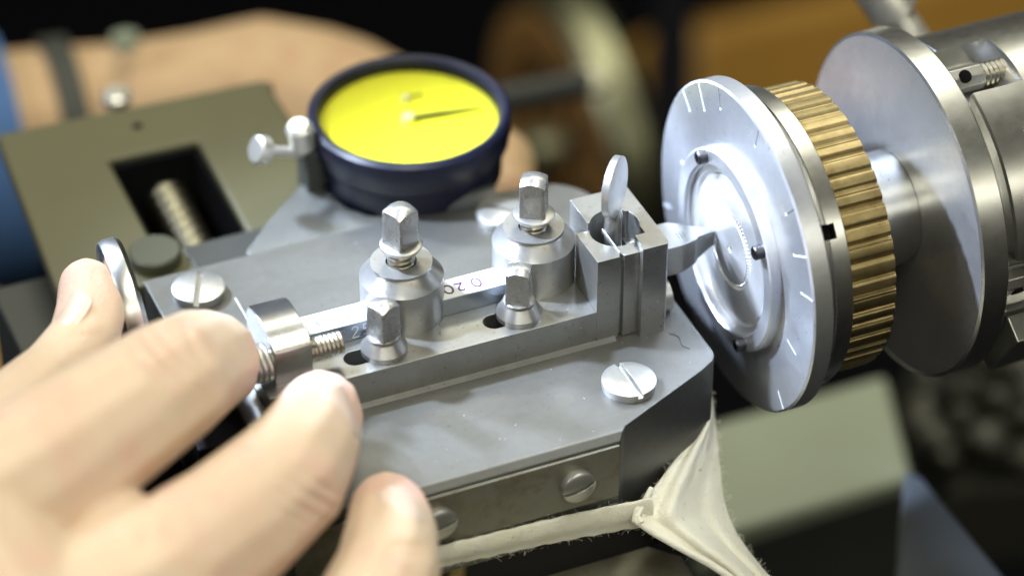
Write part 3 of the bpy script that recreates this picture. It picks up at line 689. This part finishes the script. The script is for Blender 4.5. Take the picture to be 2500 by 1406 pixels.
part("needle", G().tube([p1, p1+(p2-p1)*.5, p2], .3, 6, [.42, .34, .16]), M['needle'], di)
part("small_hub", G().lathe([(-.9, 0), (-.9, .85), (.1, .8), (.1, 0)], onz(990, 237, DC.z), (0, 0, 1), 20), M['chrome'], di)
p2 = onz(1030, 231, p1.z); p3 = onz(990, 237, p1.z)
part("small_needle", G().tube([p3, p2], .18, 6), M['needle'], di)
g = G()
for i in range(100):
    a = 2*math.pi*i/100; L = 1.3 if i % 10 == 0 else .7
    d = Vector((math.cos(a), math.sin(a), 0)); n = Vector((-d.y, d.x, 0))*.05
    c = DC+Vector((0, 0, -.85)); q = [c+d*(15.6-L)+n, c+d*15.6+n, c+d*15.6-n, c+d*(15.6-L)-n]; g.add(q, [(0, 1, 2, 3)])
o = part("tick_marks", g, M['scribe'], di, 0, 0); o['kind'] = 'stuff'
part("stem_clamp", G().box((-4.5, 74, -2), (-1.5, 80, 8)), M['darkgrey'], di, .4)
e0, e1 = at(722, 372, 552), at(650, 368, 548)
part("clamp_knob", G().lathe([(-1, 0), (-1, 2.4), (3.4, 2.4), (4.2, 1.8), (4.2, 0)], at(738, 345, 551), (-.2, -.1, 1), 24), M['chrome'], di)
part("lever", G().tube([e0+(e0-e1)*.4, e1], 1.0, 12), M['chrome'], di)
part("lever_knob", G().lathe([(-.3, 0), (-.3, 2.0), (.1, 2.6), (2.0, 2.6), (2.4, 2.2), (2.4, 0)], e1, e1-e0, 24), M['chrome'], di)
part("stem", G().lathe([(0, 0), (0, 3.0), (9, 3.0), (9, 0)], at(1085, 495, 553), (.95, -.25, -.05), 24), M['darkgrey'], di)
bk_ = thing("curved_bracket", "pale grey iron bracket with a hollow curved edge under the yellow dial", "bracket", (-5, 70, -6))
pts = [(600, 612), (660, 530), (735, 450), (790, 446), (812, 478), (850, 508), (900, 525), (960, 530), (1100, 540), (1100, 600), (640, 680)]
q = []
for x, y in pts:
    d_ = RM @ Vector(((x-1250)/FPX, (y-703)/FPX, 1)); t = (-.6-CAM.z)/d_.z; p = CAM+d_*t; q.append((p.x, p.y))
part("plate", G().prism(q, -5, -.6), M['paleiron'], bk_, .5)

# ================================================================== handwheel, timber and the rest of the background
ch_ = at(1335, 372, 860)
hw = thing("handwheel", "large blurred iron handwheel with a brown painted web behind the dial", "handwheel", ch_)
part("rim", G().lathe([(1.5, 37), (1, 40), (1.5, 44), (4, 46), (12, 46.5), (16, 44), (17, 40), (17, 37), (1.5, 37)], ch_, AX, 72), M['wheelrim'], hw)
part("web", G().lathe([(3, 0), (3, 37.2), (9, 37.2), (9, 0)], ch_, AX, 48), M['wheelwood'], hw)
part("rim_face", G().lathe([(.6, 30), (.2, 34), (.6, 40.5), (2.8, 41), (2.8, 30), (.6, 30)], ch_, AX, 72), M['wheelwood'], hw)
for i in range(6):
    a = 60*i+22; c = ch_+Vector((2.8, 20*math.cos(rad(a)), 20*math.sin(rad(a))))
    part("web_hole", G().lathe([(0, 0), (0, 7.5), (4, 7.5), (4, 0)], c, AX, 24), M['hole'], hw)
part("hub", G().lathe([(-6, 0), (-6, 7), (4, 8), (4, 0)], ch_, AX, 32), M['wheelrim'], hw)
lv = thing("ball_lever", "dark lever arm ending in a bright blurred metal ball beside the dial", "lever", at(1340, 225, 700))
a0, a1 = at(1180, 255, 690), at(1448, 200, 705)
part("arm", G().tube([a0, a1], 3.4, 16), M['darkgrey'], lv)
part("ball", G().lathe([(-4.6+9.2*i/12, 4.6*math.sin(math.pi*i/12)) for i in range(13)], a1, (0, 0, 1), 24), M['ball'], lv)
slab("wooden_cabinet", M['wood'], "orange wooden cabinet front, out of focus behind the flange", "cabinet", [(1690, 75, 1000), (2700, -170, 1100), (2700, 620, 1100), (1690, 420, 1000)], 40, 6)
slab("dark_post", M['roomdark'], "dark upright between the handwheel and the wooden cabinet", "post", [(1600, -60, 980), (1700, -60, 980), (1700, 500, 980), (1560, 500, 980)], 20, 3)
slab("timber_board", M['wood'], "strip of orange wooden drawer edge at the far left below the vise", "drawer", [(-60, 640, 700), (220, 590, 720), (240, 740, 700), (-60, 740, 690)], 20, 2)
slab("timber_upright", M['wood'], "narrow orange wooden upright along the left edge above the hand", "wood strip", [(-40, 690, 640), (14, 700, 640), (40, 1120, 600), (-40, 1120, 600)], 20, 2)
slab("blue_cloth", M['sleeve'], "fold of dark blue clothing at the left edge beside the vise", "clothing", [(-60, 395, 720), (20, 380, 720), (105, 650, 690), (-60, 690, 690)], 20, 4)

# ================================================================== hands
BV = {}
def body(name, chains, mat, parent, vox=.55, smooth=10, post=None):
    """one continuous skin: swept balls, fused by a voxel remesh"""
    g = G(); ic = bmesh.new(); bmesh.ops.create_icosphere(ic, subdivisions=2, radius=1); iv = [v.co.copy() for v in ic.verts]; iv_f = [tuple(v.index for v in f.verts) for f in ic.faces]; ic.free()
    for ch in chains:
        for (p, r), (q, s) in zip(ch, ch[1:]):
            n = max(2, int((q-p).length/(min(r, s)*.16)))
            for i in range(n+1):
                t = i/n; c = p.lerp(q, t); R_ = r+(s-r)*t
                g.add([c+v*R_ for v in iv], iv_f)
    me = bpy.data.meshes.new("raw"); me.from_pydata([tuple(v) for v in g.v], [], g.f)
    t = bpy.data.objects.new("tmp", me); TMP.collection.objects.link(t)
    m = t.modifiers.new("r", 'REMESH'); m.mode = 'VOXEL'; m.voxel_size = vox
    m = t.modifiers.new("s", 'SMOOTH'); m.iterations = smooth; m.factor = .5
    dg = tmp_graph()
    n = bpy.data.meshes.new_from_object(t.evaluated_get(dg)); bpy.data.objects.remove(t)
    N = len(n.vertices); co = np.empty(N*3, 'f'); n.vertices.foreach_get('co', co); co = co.reshape(-1, 3).astype('d')
    if post:
        nr = np.empty(N*3, 'f'); n.vertices.foreach_get('normal', nr); co = post(co, nr.reshape(-1, 3).astype('d'))
    BV[name] = BVHTree.FromPolygons([tuple(c) for c in co], [tuple(p.vertices) for p in n.polygons])
    n.vertices.foreach_set('co', ((co-np.array(WORLD[parent.name]))*S).astype('f').ravel()); n.update()
    n.materials.clear(); finish(n, 180); n.name = name
    return link(name, n, mat, parent)
def ch(*pts): return [(at(x, y, D), r) for x, y, D, r in pts]
ph = thing("person", "hand at lower left, thumb on the steel wheel, fingertips on the adjusting block", "hand", at(300, 1200, 470))
index = ch((-140, 1300, 440, 13.5), (120, 1130, 452, 11.8), (300, 1010, 462, 10.6), (410, 935, 471, 10.0), (468, 898, 482, 9.3), (506, 884, 492, 8.6), (522, 894, 500, 7.6))
middle = ch((60, 1600, 436, 14), (380, 1420, 446, 11.8), (560, 1290, 458, 10.7), (690, 1175, 468, 9.9), (745, 1095, 478, 8.6), (777, 1020, 488, 7.3), (783, 1000, 492, 6.6))
ringf = ch((690, 1800, 446, 11.5), (885, 1550, 458, 9.5), (945, 1400, 468, 8.4), (954, 1300, 476, 7.4), (948, 1255, 483, 6.6), (946, 1238, 488, 5.9))
little = ch((760, 2000, 440, 9), (960, 1700, 452, 7.5), (1010, 1560, 462, 6.4))
thumb = ch((-80, 1180, 462, 11), (60, 1010, 482, 8.2), (140, 920, 494, 6.6), (205, 830, 500, 6.0), (222, 760, 505, 5.9), (215, 705, 508, 5.1), (212, 695, 509, 4.6))
palm = [ch((-140, 1300, 440, 14), (60, 1600, 436, 15), (700, 1800, 446, 12)), ch((-80, 1180, 462, 11), (-100, 1500, 444, 18), (100, 1700, 440, 16), (700, 1850, 448, 12)), ch((120, 1190, 456, 11), (250, 1420, 452, 12)), ch((-250, 1500, 440, 22), (-500, 1900, 430, 26))]
CREASE = [(395, 865, 462, .72, .69, 6, .5), (370, 885, 462, .75, .65, 5, .35), (418, 845, 462, .75, .65, 5, .3), (470, 830, 468, .5, .86, 4, .25), (770, 1215, 458, .8, .6, 5.5, .5), (742, 1238, 458, .8, .6, 5, .4), (795, 1192, 460, .8, .6, 4.5, .3), (720, 1255, 458, .85, .5, 4, .3), (980, 1330, 462, 1, .1, 4, .4), (978, 1350, 462, 1, .1, 4, .3), (370, 1290, 446, .2, 1, 6, .5), (225, 905, 496, 1, -.1, 5, .3), (120, 985, 486, 1, .15, 5, .4), (185, 820, 496, 1, -.1, 4, .2)]
CR = [(at(a, b, D), (RM @ Vector((dx, dy, 0))).normalized(), (RM @ Vector((-dy, dx, 0))).normalized(), wd, amp) for a, b, D, dx, dy, wd, amp in CREASE]
def wrinkles(co, nr):
    h = np.zeros(len(co))
    for p, e, n_, wd, amp in CR:
        r = co-np.array(p); d2 = (r**2).sum(1); s_ = r@np.array(n_); l_ = r@np.array(e)
        h -= np.where(d2 < (wd*1.8)**2, amp*np.exp(-np.clip((s_/.45)**2, 0, 50))*np.exp(-np.clip((l_/wd)**2, 0, 50)), 0)
    return co+nr*h[:, None]
hand = body("hand", [index, middle, ringf, little, thumb]+palm, M['skin'], ph, .6, 9, wrinkles)
def nail(px_, py_, along, L, wd, mat, parent, out_px, lift=.25):
    """a nail plate bedded in the skin where the line of sight meets the finger"""
    d = (RM @ Vector(((px_-1250)/FPX, (py_-703)/FPX, 1))).normalized()
    hit, nrm, _, _ = BV['hand'].ray_cast(CAM, d)
    out = (nrm+(RM @ Vector(out_px))*.6).normalized()
    al = RM @ Vector(along); al = (al-out*al.dot(out)).normalized(); sd = out.cross(al); g = []
    def fn(u, v):
        a = (u-.5)*2; b_ = (v-.5)*2
        b2 = b_*(1-.25*max(0, a-.3)**2-.3*max(0, -a-.4)**2)
        p = hit+al*(a*L/2)+sd*(b2*wd/2)
        q, n2, _, _ = BV['hand'].find_nearest(p+out*.5)
        flat = hit+al*(a*L/2)+sd*(b2*wd/2)-out*(.20*wd*b2*b2+.03*L*a*a)
        k = max(0, a)                                   # free edge stands off a little
        return q.lerp(flat, .35)+out*(lift+.25*k*k-.35*abs(b_)**4)
    o = part("nail", grid(fn, 14, 12, 0), mat, parent, 0, 80)
    m = o.modifiers.new("thick", 'SOLIDIFY'); m.thickness = .45*S; m.offset = -1
    m = o.modifiers.new("soft", 'SUBSURF'); m.levels = 1; m.render_levels = 2
    return o
fl_ = hand.data.attributes.new('flush', 'FLOAT', 'POINT')
co = np.empty(len(hand.data.vertices)*3, 'f'); hand.data.vertices.foreach_get('co', co); co = co.reshape(-1, 3)/S+np.array(WORLD[ph.name]); fv = np.zeros(len(co))
for x, y, D, r_, k_ in ((820, 960, 486, 9, .75), (985, 1200, 482, 8, .75), (205, 690, 506, 8, .6), (560, 900, 496, 9, .6), (400, 870, 466, 7, .35), (770, 1215, 462, 7, .4), (150, 1150, 450, 12, .3), (560, 1330, 452, 12, .3)):
    fv = np.maximum(fv, k_*np.exp(-((co-np.array(at(x, y, D)))**2).sum(1)/(r_*r_)))
fl_.data.foreach_set('value', fv.astype('f'))
nail(846, 995, (.10, -1, .3), 10.0, 8.5, M['nail'], hand, (.8, -.2, -.2))
nail(986, 1222, (-.25, -1, .4), 8.5, 7.5, M['nail'], hand, (.5, -.4, -.3))
nail(166, 765, (.08, -1, .1), 10.0, 8.0, M['nail'], hand, (-.8, 0, -.2))

# second arm in the background
pa2 = thing("person", "blurred forearm with a black wristband and blue sleeve reaching behind the yellow dial", "arm", at(500, 250, 690))
arm = ch((-300, 470, 680, 29), (0, 402, 685, 25.5), (168, 372, 690, 24.2), (300, 352, 692, 23), (480, 325, 692, 23), (650, 305, 690, 24.5), (790, 315, 685, 23), (950, 350, 670, 18), (1100, 430, 640, 10))
fing = [ch((790, 290, 690, 20), (960, 310, 676, 15), (1130, 350, 650, 9), (1220, 400, 615, 7.5), (1235, 470, 600, 6)), ch((850, 340, 680, 19), (1000, 410, 655, 11), (1150, 440, 630, 8.5), (1225, 470, 610, 7))]
ah = body("forearm", [arm]+fing, M['skin_far'], pa2, 1.6, 8)
def band(c, ax, r0, wd, mat, name, parent, th=1.5):
    return part(name, G().lathe([(-wd/2, r0), (-wd/2, r0+th), (wd/2, r0+th), (wd/2, r0), (-wd/2, r0)], c, ax, 64), mat, parent)
ax_ = (at(300, 352, 692)-at(0, 402, 685)).normalized()
band(at(168, 372, 690), ax_, 24.4, 6.0, M['strapblack'], "wristband", ah)
part("crown", G().lathe([(0, 0), (0, 3), (3, 3), (3, 0)], at(308, 118, 672), (0, .2, 1), 20), M['panel'], ah)
part("sleeve", G().lathe([(-120, 33), (-60, 31), (-8, 28.4), (-6, 29.0), (-6, 26)], at(100, 384, 688), ax_, 48), M['sleeve'], ah)

bpy.data.scenes.remove(TMP)
